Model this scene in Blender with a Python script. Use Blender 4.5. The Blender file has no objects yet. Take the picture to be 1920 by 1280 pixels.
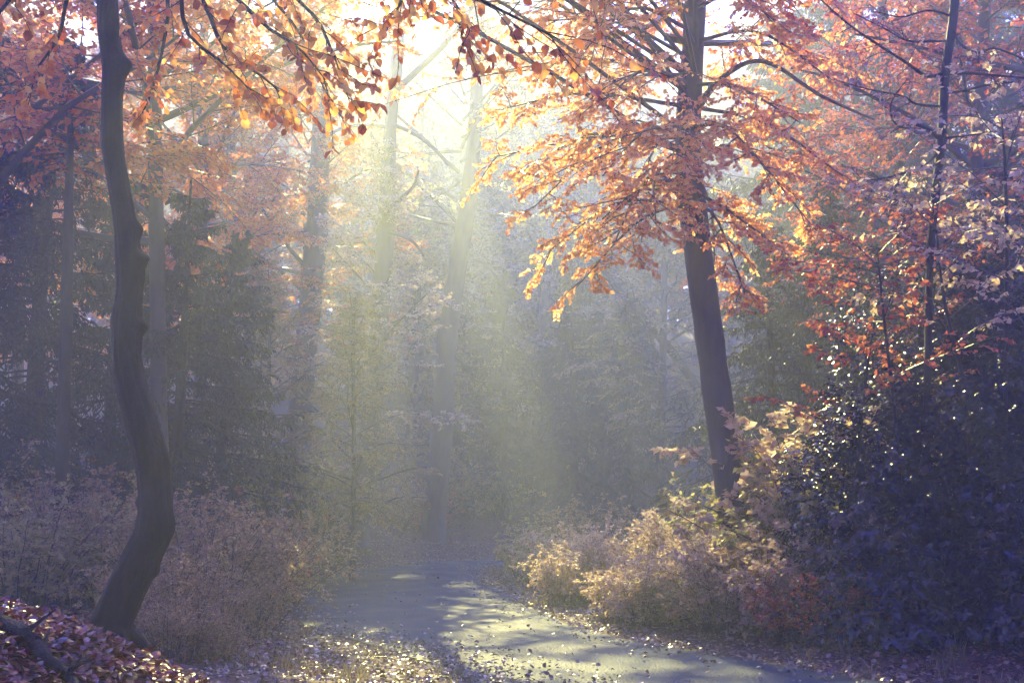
import bpy, math
import numpy as np
from mathutils import Vector, Matrix, Quaternion
R = math.radians
S = bpy.context.scene
COL = S.collection
# ------------------------------------------------------------------ camera, sky, sun, exposure
F, CX, CY, PITCH, CAMZ = 1867.0, 960.0, 640.0, R(9.13), 1.6
cam = bpy.data.objects.new('camera', bpy.data.cameras.new('camera')); COL.objects.link(cam)
cam.location = (0, 0, CAMZ); cam.rotation_euler = (R(90) + PITCH, 0, 0)
cam.data.sensor_width = 36; cam.data.lens = 36 * F / 1920
cam.data.clip_start = .05; cam.data.clip_end = 2000
cam.data.dof.use_dof = False
S.camera = cam
SUN_EL, SUN_AZ = R(38), R(-9.6)
w = bpy.data.worlds.new('World'); S.world = w; w.use_nodes = True
wn = w.node_tree; bg = wn.nodes['Background']
sky = wn.nodes.new('ShaderNodeTexSky'); sky.sky_type = 'NISHITA'; sky.sun_disc = False
sky.sun_elevation = SUN_EL; sky.sun_rotation = SUN_AZ; sky.dust_density = .4; sky.ozone_density = 4.0
tint = wn.nodes.new('ShaderNodeMix'); tint.data_type = 'RGBA'; tint.blend_type = 'MULTIPLY'; tint.inputs[0].default_value = 1
tint.inputs[7].default_value = (.02, .27, 2.9, 1)
wn.links.new(sky.outputs[0], tint.inputs[6]); wn.links.new(tint.outputs[2], bg.inputs[0])
bg.inputs[1].default_value = .11
sl = bpy.data.lights.new('sun', 'SUN'); sl.energy = 5.0; sl.angle = R(.5); sl.color = (1.0, .87, .31)
so = bpy.data.objects.new('sun', sl); COL.objects.link(so)
sd = Vector((math.sin(SUN_AZ) * math.cos(SUN_EL), math.cos(SUN_AZ) * math.cos(SUN_EL), math.sin(SUN_EL)))
so.rotation_euler = sd.to_track_quat('Z', 'Y').to_euler(); so.location = (-10, 30, 30)
S.view_settings.view_transform = 'Standard'; S.view_settings.look = 'None'
S.view_settings.exposure = 2.05; S.view_settings.gamma = 1
S.render.engine = 'CYCLES'
cy = S.cycles
cy.max_bounces = 6; cy.diffuse_bounces = 3; cy.glossy_bounces = 2; cy.transmission_bounces = 3; cy.volume_bounces = 1
cy.transparent_max_bounces = 4; cy.caustics_reflective = False; cy.caustics_refractive = False
cy.use_denoising = True
cy.sample_clamp_indirect = 4
HAZE_DENSITY, HAZE_ANISO = .0096, .58

# ------------------------------------------------------------------ helpers
FW = np.array((0, math.cos(PITCH), math.sin(PITCH))); UP = np.array((0, -math.sin(PITCH), math.cos(PITCH)))
def P(px, py, Y):
    d = FW + np.array((1, 0, 0)) * (px - CX) / F + UP * (CY - py) / F
    return np.array((0, 0, CAMZ)) + d * (Y / d[1])
def G(px, py):
    d = FW + np.array((1, 0, 0)) * (px - CX) / F + UP * (CY - py) / F
    return (np.array((0, 0, CAMZ)) + d * (-CAMZ / d[2]))[:2]
def sstep(a, b, x):
    t = np.clip((x - a) / (b - a), 0, 1); return t * t * (3 - 2 * t)
def nz(v): return v / np.maximum(np.linalg.norm(v, axis=-1, keepdims=True), 1e-9)
def catmull(p, n):
    p = np.asarray(p, float); q = np.vstack([2 * p[0] - p[1], p, 2 * p[-1] - p[-2]])
    out = []; m = len(p) - 1
    for u in np.linspace(0, m, n):
        i = min(int(u), m - 1); t = u - i
        a, b, c, d = q[i], q[i + 1], q[i + 2], q[i + 3]
        out.append(.5 * (2 * b + (c - a) * t + (2 * a - 5 * b + 4 * c - d) * t * t + (3 * b - a - 3 * c + d) * t ** 3))
    return np.array(out)
def vnoise(x, y, s=0):
    v = 0
    for k, (a, b, c, d) in enumerate(((.31, .17, 1, 1.3), (.71, -.53, .55, 2.1), (-.9, 1.3, .35, .7), (2.1, 1.7, .2, 4.2), (-3.3, 2.9, .12, 5.5))):
        v = v + c * np.sin(a * x + b * y + d + s * 1.7 * (k + 1)) * np.cos(b * x * .8 - a * y * 1.1 + s + k)
    return v
class Geo:
    def __init__(s): s.v = []; s.f = []; s.r = []; s.m = []; s.n = 0
    def add(s, v, f, r, m=0):
        s.v.append(v.reshape(-1, 3)); s.f.append(f.reshape(-1, 4) + s.n)
        s.r.append(np.broadcast_to(np.asarray(r, float).reshape(-1), (len(s.v[-1]),)) if np.size(r) == 1 else np.asarray(r).reshape(-1))
        s.m.append(np.full(len(s.f[-1]), m)); s.n += len(s.v[-1])
    def mesh(s, name, mats, smooth=True):
        v = np.vstack(s.v).astype('f4'); f = np.vstack(s.f).astype('i4')
        me = bpy.data.meshes.new(name)
        me.vertices.add(len(v)); me.vertices.foreach_set('co', v.ravel())
        me.loops.add(f.size); me.loops.foreach_set('vertex_index', f.ravel())
        me.polygons.add(len(f)); me.polygons.foreach_set('loop_start', np.arange(0, f.size, 4, dtype='i4'))
        me.polygons.foreach_set('material_index', np.concatenate(s.m).astype('i4'))
        me.polygons.foreach_set('use_smooth', np.full(len(f), smooth))
        a = me.attributes.new('rnd', 'FLOAT', 'POINT'); a.data.foreach_set('value', np.concatenate(s.r).astype('f4'))
        for m in mats: me.materials.append(m)
        me.update(calc_edges=True)
        return me
def tube_geo(g, pts, rad, sides=5, m=0, r=.5):
    pts = np.asarray(pts, float); rad = np.asarray(rad, float)
    if pts.ndim == 2: pts = pts[None]; rad = rad[None]
    N, K, _ = pts.shape
    T = nz(np.gradient(pts, axis=1))
    mt = np.abs(nz(pts[:, -1] - pts[:, 0])[:, 2])
    ref = np.where((mt > .75)[:, None], np.array((1., 0, 0)), np.array((0, 0, 1.)))[:, None, :]
    A = nz(np.cross(T, ref)); B = np.cross(A, T)
    an = np.arange(sides) / sides * 2 * math.pi
    v = pts[:, :, None, :] + rad[:, :, None, None] * (np.cos(an)[None, None, :, None] * A[:, :, None, :] + np.sin(an)[None, None, :, None] * B[:, :, None, :])
    n, k, s = np.meshgrid(np.arange(N), np.arange(K - 1), np.arange(sides), indexing='ij')
    s2 = (s + 1) % sides; b = (n * K + k) * sides
    f = np.stack([b + s, b + s2, b + sides + s2, b + sides + s], -1)
    g.add(v, f, r, m)
LQ = (np.array([(0, 0, 0), (.45, .36, .1), (1, 0, -.05), (.45, -.36, .1)]), np.array([(0, 1, 2, 3)]))
LN = (np.array([(0, 0, 0), (.5, 0, 0), (1, 0, -.12), (.18, .25, .06), (.5, .35, .09), (.8, .2, .0), (.18, -.25, .06), (.5, -.35, .09), (.8, -.2, .0)]),
      np.array([(0, 1, 4, 3), (1, 2, 5, 4), (0, 6, 7, 1), (1, 7, 8, 2)]))
def leaf_geo(g, pos, axis, nrm, size, rng, width=1., tpl=LQ, m=0, rnd=None):
    n = len(pos)
    axis = nz(axis); side = nz(np.cross(nrm, axis)); up = np.cross(axis, side)
    t, f = tpl
    size = np.broadcast_to(size, (n,))[:, None, None]
    curl = (1 + rng.normal(0, .8, (n, 1, 1)))
    v = pos[:, None] + size * (t[None, :, 0:1] * axis[:, None] + width * t[None, :, 1:2] * side[:, None] + curl * t[None, :, 2:3] * up[:, None])
    ff = f[None] + (np.arange(n) * len(t))[:, None, None]
    if rnd is None: rnd = rng.random(n)
    g.add(v, ff, np.repeat(rnd, len(t)), m)
def kids(pts, m, t0, t1, ang, lf, K2, rng, droop=.15, wob=.12, flat=.35, taper=.7, lmin=0):
    N, K, _ = pts.shape
    L = np.linalg.norm(np.diff(pts, axis=1), axis=2).sum(1)
    t = t0 + (t1 - t0) * (np.arange(m)[None] + rng.random((N, m))) / m
    fi = t * (K - 1); i = np.minimum(fi.astype(int), K - 2); fr = (fi - i)[..., None]
    ar = np.arange(N)[:, None]
    a, b = pts[ar, i], pts[ar, i + 1]; pos = a + (b - a) * fr; T = nz(b - a)
    side = nz(np.cross(T, np.array((0, 0, 1.))) + 1e-4); u2 = np.cross(side, T)
    sg = np.where((np.arange(m)[None] + rng.integers(0, 2, (N, 1))) % 2, 1., -1.)[..., None]
    al = (ang * (1 + rng.normal(0, .22, (N, m))))[..., None]
    ph = (rng.normal(0, flat, (N, m)))[..., None]
    d = np.cos(al) * T + np.sin(al) * (np.cos(ph) * sg * side + np.sin(ph) * u2)
    ln = np.maximum(L[:, None] * lf * (1.1 - t * taper) * rng.uniform(.6, 1.25, (N, m)), lmin)[..., None] / (K2 - 1)
    out = [pos]
    for k in range(K2 - 1):
        d = nz(d + rng.normal(0, wob, d.shape) + np.array((0, 0, -droop / K2)))
        out.append(out[-1] + d * ln)
    return np.stack(out, 2).reshape(N * m, K2, 3)
def sites(pts, per, rng, t0=.15):
    N, K, _ = pts.shape
    t = t0 + (1 - t0) * (np.arange(per)[None] + rng.random((N, per))) / per
    fi = t * (K - 1); i = np.minimum(fi.astype(int), K - 2); fr = (fi - i)[..., None]; ar = np.arange(N)[:, None]
    a, b = pts[ar, i], pts[ar, i + 1]; T = nz(b - a)
    side = nz(np.cross(T, np.array((0, 0, 1.))) + 1e-4)
    sg = np.where(np.arange(per)[None] % 2, 1., -1.)[..., None]
    ax = T * .6 + side * sg * rng.uniform(.4, 1, sg.shape[:0] + (N, per, 1))
    return (a + (b - a) * fr).reshape(-1, 3), ax.reshape(-1, 3)
def leafy(g, tw, per, size, rng, tilt=.5, hang=.35, width=1., tpl=LQ, m=0, rr=None):
    pos, ax = sites(tw, per, rng)
    n = len(pos)
    ax = ax + rng.normal(0, .3, (n, 3)) + np.array((0, 0, -hang))
    nr = np.array((0, 0, 1.)) + rng.normal(0, tilt, (n, 3))
    rnd = rng.random(n) if rr is None else np.clip(rng.normal(rr[0], rr[1], n), 0, 1)
    # neighbouring twigs share a tone
    rnd = np.clip(rnd * .6 + .4 * np.repeat(rng.random(len(tw)), per), 0, 1)
    leaf_geo(g, pos, ax, nr, size * rng.uniform(.6, 1.25, n), rng, width, tpl, m, rnd)

# ------------------------------------------------------------------ materials
def mat(name):
    m = bpy.data.materials.new(name); m.use_nodes = True; nt = m.node_tree
    return m, nt, nt.nodes['Principled BSDF'], nt.nodes['Material Output']
def ramp(nt, fac, stops):
    r = nt.nodes.new('ShaderNodeValToRGB'); e = r.color_ramp.elements
    while len(e) < len(stops): e.new(.5)
    for k, (p, c) in enumerate(stops): e[k].position = p; e[k].color = (*c, 1)
    nt.links.new(fac, r.inputs[0]); return r.outputs[0]
def leaf_mat(name, stops, trans=.5, rough=.4, spec=.5, tcol=1.6):
    m, nt, b, out = mat(name)
    at = nt.nodes.new('ShaderNodeAttribute'); at.attribute_name = 'rnd'
    c = ramp(nt, at.outputs['Fac'], stops)
    nt.links.new(c, b.inputs['Base Color']); b.inputs['Roughness'].default_value = rough
    b.inputs['Specular IOR Level'].default_value = spec
    tr = nt.nodes.new('ShaderNodeBsdfTranslucent')
    sc = nt.nodes.new('ShaderNodeVectorMath'); sc.operation = 'SCALE'; sc.inputs['Scale'].default_value = tcol
    nt.links.new(c, sc.inputs[0]); nt.links.new(sc.outputs[0], tr.inputs[0])
    mx = nt.nodes.new('ShaderNodeMixShader'); mx.inputs[0].default_value = trans
    nt.links.new(b.outputs[0], mx.inputs[1]); nt.links.new(tr.outputs[0], mx.inputs[2])
    nt.links.new(mx.outputs[0], out.inputs[0]); return m
def bark_mat(name, c1, c2, scale=8, rough=.6, bump=.6, spec=.4):
    m, nt, b, out = mat(name)
    tc = nt.nodes.new('ShaderNodeTexCoord'); mp = nt.nodes.new('ShaderNodeMapping'); mp.inputs['Scale'].default_value = (1, 1, .3)
    n = nt.nodes.new('ShaderNodeTexNoise'); n.inputs['Scale'].default_value = scale; n.inputs['Detail'].default_value = 8; n.inputs['Roughness'].default_value = .7
    nt.links.new(tc.outputs['Object'], mp.inputs[0]); nt.links.new(mp.outputs[0], n.inputs[0])
    nt.links.new(ramp(nt, n.outputs[0], [(.3, c1), (.7, c2)]), b.inputs['Base Color'])
    bp = nt.nodes.new('ShaderNodeBump'); bp.inputs['Strength'].default_value = bump; bp.inputs['Distance'].default_value = .06
    nt.links.new(n.outputs[0], bp.inputs['Height']); nt.links.new(bp.outputs[0], b.inputs['Normal'])
    b.inputs['Roughness'].default_value = rough; b.inputs['Specular IOR Level'].default_value = spec
    return m
ORANGE = leaf_mat('orange_beech_leaf', [(0, (.34, .07, .03)), (.3, (.55, .17, .05)), (.6, (.68, .30, .07)), (1, (.78, .52, .14))], .58)
COPPER = leaf_mat('copper_beech_leaf', [(0, (.22, .04, .04)), (.4, (.36, .09, .05)), (.75, (.46, .16, .06)), (1, (.55, .28, .09))], .5)
BROWN = leaf_mat('brown_leaf', [(0, (.14, .09, .05)), (.5, (.33, .24, .11)), (1, (.60, .46, .20))], .45)
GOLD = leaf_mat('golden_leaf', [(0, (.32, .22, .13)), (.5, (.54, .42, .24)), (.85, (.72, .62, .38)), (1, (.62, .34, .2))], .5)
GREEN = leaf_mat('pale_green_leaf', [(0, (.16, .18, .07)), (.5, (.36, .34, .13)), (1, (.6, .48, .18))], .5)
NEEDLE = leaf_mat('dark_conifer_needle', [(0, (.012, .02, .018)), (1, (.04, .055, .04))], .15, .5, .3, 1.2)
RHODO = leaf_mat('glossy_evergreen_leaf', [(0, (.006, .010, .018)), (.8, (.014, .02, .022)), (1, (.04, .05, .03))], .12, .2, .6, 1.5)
LITTER = leaf_mat('fallen_leaf', [(0, (.05, .006, .01)), (.45, (.15, .018, .02)), (.8, (.24, .045, .03)), (1, (.36, .16, .08))], .15, .3, .6, 1.1)
PALELITTER = leaf_mat('pale_fallen_leaf', [(0, (.06, .045, .035)), (.5, (.16, .12, .085)), (1, (.42, .33, .22))], .1, .3, .7, 1.1)
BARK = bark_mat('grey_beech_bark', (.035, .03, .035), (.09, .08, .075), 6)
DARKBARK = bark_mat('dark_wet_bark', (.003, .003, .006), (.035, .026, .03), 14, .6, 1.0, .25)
TWIG = bark_mat('twig_bark', (.02, .018, .02), (.05, .04, .04), 20, .35, .2, .6)

# ------------------------------------------------------------------ object helpers
def tag(o, label=None, cat=None, group=None, kind=None):
    if label: o['label'] = label
    if cat: o['category'] = cat
    if group: o['group'] = group
    if kind: o['kind'] = kind
    return o
def link(name, me, parent=None, loc=None):
    o = bpy.data.objects.new(name, me); COL.objects.link(o)
    if parent is not None: o.parent = parent
    if loc is not None: o.location = loc
    return o
def empty(name, loc, label, cat, group=None):
    o = bpy.data.objects.new(name, None); COL.objects.link(o); o.location = loc; o.empty_display_size = .3
    return tag(o, label, cat, group)

# ------------------------------------------------------------------ terrain and path
RE = np.array([G(*p) for p in ((1800, 1300), (1600, 1272), (1400, 1238), (1180, 1200), (1040, 1160), (950, 1115), (910, 1090), (905, 1072), (940, 1058))])
LE = np.array([G(*p) for p in ((950, 1300), (790, 1240), (655, 1200), (565, 1165), (535, 1130), (560, 1105), (600, 1084), (655, 1071), (740, 1061), (850, 1051))])
re_ = [(5.6, 6.2), *RE, (3.2, 25.5), (8.5, 28.5), (16, 30), (30, 31)]
le_ = [(2.6, 5.2), *LE, (2.8, 29.8), (8, 32.2), (16, 33.6), (30, 34.6)]
re_ = [(9.5, 1.0)] + re_; le_ = [(6.5, .5)] + le_
EDR = catmull(re_, 120); EDL = catmull(le_, 120)
MID = (EDR + EDL) / 2; HW = np.linalg.norm(EDR - EDL, axis=1) / 2
FL, FR = catmull(le_, 240), catmull(re_, 240)
POLY = np.vstack([EDR[::2], EDL[::-2]])
def road_dist(x, y):
    """distance outside (+) or inside (-) the lane edges, and which edge is nearer (+1 left, -1 right)"""
    x = np.asarray(x, float); y = np.asarray(y, float); sh = x.shape; x = x.ravel(); y = y.ravel()
    out = np.empty(len(x)); sd_ = np.empty(len(x)); Q = np.roll(POLY, -1, 0)
    for a in range(0, len(x), 20000):
        xx, yy = x[a:a + 20000], y[a:a + 20000]
        dl = ((xx[:, None] - FL[None, :, 0]) ** 2 + (yy[:, None] - FL[None, :, 1]) ** 2).min(1) ** .5
        dr = ((xx[:, None] - FR[None, :, 0]) ** 2 + (yy[:, None] - FR[None, :, 1]) ** 2).min(1) ** .5
        c = (POLY[None, :, 1] > yy[:, None]) != (Q[None, :, 1] > yy[:, None])
        xi = POLY[None, :, 0] + (yy[:, None] - POLY[None, :, 1]) * ((Q[:, 0] - POLY[:, 0]) / np.where(Q[:, 1] == POLY[:, 1], 1e-9, Q[:, 1] - POLY[:, 1]))[None]
        ins = (np.sum(c & (xx[:, None] < xi), 1) % 2) == 1
        m_ = np.minimum(dl, dr); out[a:a + 20000] = np.where(ins, -m_, m_); sd_[a:a + 20000] = np.where(dl < dr, 1, -1)
    return out.reshape(sh), sd_.reshape(sh)
def hz(x, y):
    x = np.asarray(x, float); y = np.asarray(y, float)
    d, s = road_dist(x, y)
    z = np.where(s > 0, .35, .3) * sstep(.2, 3.5, d) + .5 * sstep(3, 9, d)
    z = z + 1.6 * sstep(5, 22, d) * sstep(14, 28, y) + .05 * np.maximum(y - 40, 0) * sstep(4, 12, d)
    z = z * (1 - .9 * np.exp(-(((x + 3.6) / 2.2) ** 2 + ((y - 4.6) / 2.2) ** 2) ** 2)) + 1.13 * np.exp(-(((x + 3.6) / 2.2) ** 2 + ((y - 4.6) / 2.2) ** 2) ** 2)
    z = z + 2.1 * np.exp(-((x + 6.6) / 3.0) ** 2 - ((y - 26.5) / 3.5) ** 2) * sstep(0, 2, d)
    z = z + .25 * np.maximum(y - 38, 0) - .25 * np.maximum(y - 90, 0)
    z = z + (.06 * vnoise(x * 1.3, y * 1.3) + .03 * vnoise(x * 4, y * 4, 3)) * sstep(0, 1.5, d) - .0 * d
    return z
def grid_axis(lo, hi, n, c, p=2.2):
    u = np.linspace(-1, 1, n); a = np.sign(u) * np.abs(u) ** p
    return np.where(a < 0, c + a * (c - lo), c + a * (hi - c))
gx = grid_axis(-400, 400, 300, 0, 3.0); gy = grid_axis(-60, 700, 420, 9, 2.8)
X, Y = np.meshgrid(gx, gy, indexing='ij'); Z = hz(X, Y)
g = Geo(); nx, ny = X.shape
i, j = np.meshgrid(np.arange(nx - 1), np.arange(ny - 1), indexing='ij'); b = i * ny + j
g.add(np.stack([X, Y, Z], -1), np.stack([b, b + ny, b + ny + 1, b + 1], -1), .5)
m, nt, bs, out = mat('leafy_soil')
tc = nt.nodes.new('ShaderNodeTexCoord'); n1 = nt.nodes.new('ShaderNodeTexNoise'); n1.inputs['Scale'].default_value = 9; n1.inputs['Detail'].default_value = 8
nt.links.new(tc.outputs['Object'], n1.inputs[0])
nt.links.new(ramp(nt, n1.outputs[0], [(.3, (.03, .015, .02)), (.55, (.09, .04, .035)), (.75, (.16, .08, .05))]), bs.inputs['Base Color'])
bp = nt.nodes.new('ShaderNodeBump'); bp.inputs['Strength'].default_value = .8; bp.inputs['Distance'].default_value = .05
nt.links.new(n1.outputs[0], bp.inputs['Height']); nt.links.new(bp.outputs[0], bs.inputs['Normal']); bs.inputs['Roughness'].default_value = .8
tag(link('ground', g.mesh('ground', [m])), 'leaf covered forest floor rising on both sides of the lane', 'ground', kind='structure')
# path ribbon
g = Geo(); nu = 13; cols = []
for k in range(nu):
    t = k / (nu - 1); xy = EDL * (1 - t) + EDR * t
    xy = xy + (nz(EDL - EDR) * (.10 * vnoise(xy[:, :1] * 3, xy[:, 1:] * 3)) if k in (0, nu - 1) else 0)
    cols.append(np.column_stack([xy, .012 + .02 * (1 - (2 * t - 1) ** 2) * np.ones(len(xy))]))
v = np.stack(cols, 1); K = len(EDL)
i, j = np.meshgrid(np.arange(K - 1), np.arange(nu - 1), indexing='ij'); b = i * nu + j
g.add(v, np.stack([b, b + 1, b + nu + 1, b + nu], -1), .5)
m, nt, bs, out = mat('damp_asphalt')
tc = nt.nodes.new('ShaderNodeTexCoord')
n1 = nt.nodes.new('ShaderNodeTexNoise'); n1.inputs['Scale'].default_value = 1.1; n1.inputs['Detail'].default_value = 6
n2 = nt.nodes.new('ShaderNodeTexNoise'); n2.inputs['Scale'].default_value = 38; n2.inputs['Detail'].default_value = 4
for n in (n1, n2): nt.links.new(tc.outputs['Object'], n.inputs[0])
mx = nt.nodes.new('ShaderNodeMix'); mx.data_type = 'RGBA'; mx.blend_type = 'MULTIPLY'; mx.inputs[0].default_value = .8
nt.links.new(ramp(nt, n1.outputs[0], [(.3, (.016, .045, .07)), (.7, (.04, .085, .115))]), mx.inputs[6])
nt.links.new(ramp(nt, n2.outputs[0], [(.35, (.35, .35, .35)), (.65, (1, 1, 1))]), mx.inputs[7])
nt.links.new(mx.outputs[2], bs.inputs['Base Color'])
nt.links.new(ramp(nt, n1.outputs[0], [(.35, (.45, .45, .45)), (.65, (.7, .7, .7))]), bs.inputs['Roughness']); bs.inputs['Specular IOR Level'].default_value = .3
bp = nt.nodes.new('ShaderNodeBump'); bp.inputs['Strength'].default_value = .9; bp.inputs['Distance'].default_value = .02
nt.links.new(n2.outputs[0], bp.inputs['Height']); nt.links.new(bp.outputs[0], bs.inputs['Normal'])
tag(link('path', g.mesh('path', [m])), 'damp blue grey asphalt lane curving away between the bushes', 'lane', kind='structure')

# ------------------------------------------------------------------ fallen leaves (nobody could count them)
def scatter_litter(name, label, n, seed, box, size, mt, keep):
    rng = np.random.default_rng(seed); x = rng.uniform(box[0], box[1], n); y = box[2] + (box[3] - box[2]) * rng.random(n) ** 1.5
    d, s = road_dist(x, y); k = rng.random(n) < keep(x, y, d, s); x, y, d = x[k], y[k], d[k]; n = len(x)
    z = np.maximum(hz(x, y), np.where(d < 0, .036, -1)) + rng.uniform(.004, .03, n)
    a = rng.uniform(0, 2 * math.pi, n); g = Geo()
    ax = np.column_stack([np.cos(a), np.sin(a), rng.normal(0, .35, n)]); nr = np.column_stack([rng.normal(0, .45, n), rng.normal(0, .45, n), np.ones(n)])
    leaf_geo(g, np.column_stack([x, y, z]), ax, nr, size * rng.uniform(.6, 1.3, n), rng, 1.1, LN if size > .04 else LQ)
    tag(link(name, g.mesh(name, [mt], False)), label, 'fallen leaves', kind='stuff')
cl = lambda v: np.clip(v, 0, 1)
scatter_litter('fallen_leaves', 'dark red fallen leaves on the bank around the crooked trunk', 110000, 1, (-7, 1.5, 3, 11), .046, LITTER, lambda x, y, d, s: np.exp(-(((x + 3.6) / 2.5) ** 2 + ((y - 4.6) / 2.6) ** 2) ** 2) * (s > 0))
scatter_litter('lane_edge_leaves', 'pale brown leaves strewn along both edges of the lane', 170000, 2, (-6, 9, 4, 32), .05, PALELITTER,
               lambda x, y, d, s: cl(np.where(d < 0, np.where(s > 0, .8 * np.exp(d / .45) * sstep(14, 11, y) + .35 * np.exp(d / .3), .5 * np.exp(d / .25)) + .006, .9 * np.exp(-d / 3.0) * (1 - .85 * np.exp(-(((x + 3.6) / 2.3) ** 2 + ((y - 4.6) / 2.4) ** 2) ** 2)))))
scatter_litter('woodland_litter', 'rust brown leaf litter under the trees', 90000, 3, (-22, 22, 9, 45), .07, LITTER, lambda x, y, d, s: .9 * sstep(.3, 1.5, d))

# grass tufts and twigs on the verges
rng = np.random.default_rng(77); nt_ = 1700; x = rng.uniform(-7, 8, nt_); y = 7.5 + 20 * rng.random(nt_) ** 1.4; d, s_ = road_dist(x, y)
k = (d > .05) & (d < 3) & (rng.random(nt_) < .9 * np.exp(-d / 1.6)) & (vnoise(x * 2, y * 2, 5) > -.1); x, y = x[k], y[k]; nb = 16
bx = np.repeat(x, nb) + rng.normal(0, .05, len(x) * nb); by = np.repeat(y, nb) + rng.normal(0, .05, len(x) * nb); n = len(bx); g = Geo()
leaf_geo(g, np.column_stack([bx, by, hz(bx, by)]), np.column_stack([rng.normal(0, .45, n), rng.normal(0, .45, n), np.ones(n)]), rng.normal(0, 1, (n, 3)) * (1, 1, .2) + 1e-3, rng.uniform(.08, .26, n), rng, .06)
tag(link('grass', g.mesh('grass', [leaf_mat('dry_grass', [(0, (.08, .09, .04)), (1, (.28, .22, .11))], .4)], False)), 'short dry grass tufts along the lane verges', 'grass', kind='stuff')
n = 420; x = rng.uniform(-6, 7, n); y = 4.5 + 16 * rng.random(n) ** 1.3; d, s_ = road_dist(x, y); k = (d > -.5) & (d < 3); x, y = x[k], y[k]; n = len(x)
a = rng.uniform(0, 6.28, n); L = rng.uniform(.1, .45, n); t = np.linspace(-.5, .5, 5); px_ = x[:, None] + np.cos(a)[:, None] * L[:, None] * t + rng.normal(0, .012, (n, 5)); py_ = y[:, None] + np.sin(a)[:, None] * L[:, None] * t + rng.normal(0, .012, (n, 5))
g = Geo(); tube_geo(g, np.stack([px_, py_, hz(px_, py_) + .03], -1), np.linspace(.006, .003, 5)[None] * np.ones((n, 1)), 4)
tag(link('fallen_twigs', g.mesh('fallen_twigs', [TWIG])), 'thin dark twigs lying in the leaf litter', 'twigs', kind='stuff')

# ------------------------------------------------------------------ broadleaf crowns
def crown_geo(seed, z0, z1, Rm, nl, m2, m3, per, size, leafm, fill=.5, lean=.0, elev=(8, 62), droop=.35, m3lf=.42, bare=False, tw_t0=.2):
    rng = np.random.default_rng(seed); g = Geo()
    z = z0 + (z1 - z0) * (np.arange(nl) + rng.random(nl)) / nl
    u = (z - z0) / (z1 - z0)
    L = Rm * (.75 + .5 * np.sin(np.clip(u * 1.1 + .25, 0, 1) * math.pi)) * rng.uniform(.7, 1.15, nl) * (1 - .45 * u)
    az = np.arange(nl) * 2.399 + rng.normal(0, .35, nl); el = np.radians(elev[0] + (elev[1] - elev[0]) * u + rng.normal(0, 8, nl))
    d = np.column_stack([np.cos(az) * np.cos(el), np.sin(az) * np.cos(el), np.sin(el)])
    p = np.column_stack([np.zeros(nl), np.zeros(nl), z]); out = [p]; K = 8
    for k in range(K - 1):
        d = nz(d + rng.normal(0, .09, d.shape) + np.array((0, 0, .02 - droop * k / K / 4)))
        out.append(out[-1] + d * (L / (K - 1))[:, None])
    l1 = np.stack(out, 1)
    l2 = kids(l1, m2, .18, .98, R(48), .5, 6, rng, droop, .1, .35)
    l3 = kids(np.concatenate([l2]), m3, .15, 1, R(48), m3lf, 4, rng, droop * .7, .12, .4, lmin=.25)
    tube_geo(g, l1, (L * .014)[:, None] * np.linspace(1, .25, K)[None] + .004, 5, 1)
    tube_geo(g, l2, np.linspace(.014, .005, 6)[None] * np.ones((len(l2), 1)), 3, 1)
    tube_geo(g, l3, np.linspace(.005, .002, 4)[None] * np.ones((len(l3), 1)), 3, 1)
    if not bare:
        leafy(g, l3, per, size, rng)
        leafy(g, l2[:, 2:], max(2, per // 2), size, rng)
    return g
CR = {}
CR['orange'] = crown_geo(11, 4.6, 13.5, 3.3, 38, 11, 9, 10, .09, None).mesh('orange_crown', [ORANGE, TWIG], False)
CR['orange2'] = crown_geo(12, 5.2, 14.5, 3.0, 34, 11, 8, 9, .095, None).mesh('orange_crown', [ORANGE, TWIG], False)
CR['copper'] = crown_geo(13, 4.2, 14, 3.4, 38, 10, 8, 6, .09, None).mesh('copper_crown', [COPPER, TWIG], False)
CR['green'] = crown_geo(14, 4.0, 15, 3.6, 36, 9, 6, 8, .13, None).mesh('green_crown', [GREEN, TWIG], False)
CR['brown'] = crown_geo(15, 2.2, 10, 3.2, 36, 10, 9, 10, .075, None, droop=.9).mesh('brown_crown', [BROWN, TWIG], False)
CR['sparse'] = crown_geo(17, 9, 16.5, 3.8, 26, 9, 6, 4, .12, None).mesh('sparse_crown', [GREEN, TWIG], False)
CR['gold'] = crown_geo(16, 3.8, 13, 3.2, 30, 9, 6, 8, .12, None).mesh('golden_crown', [GOLD, TWIG], False)

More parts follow.
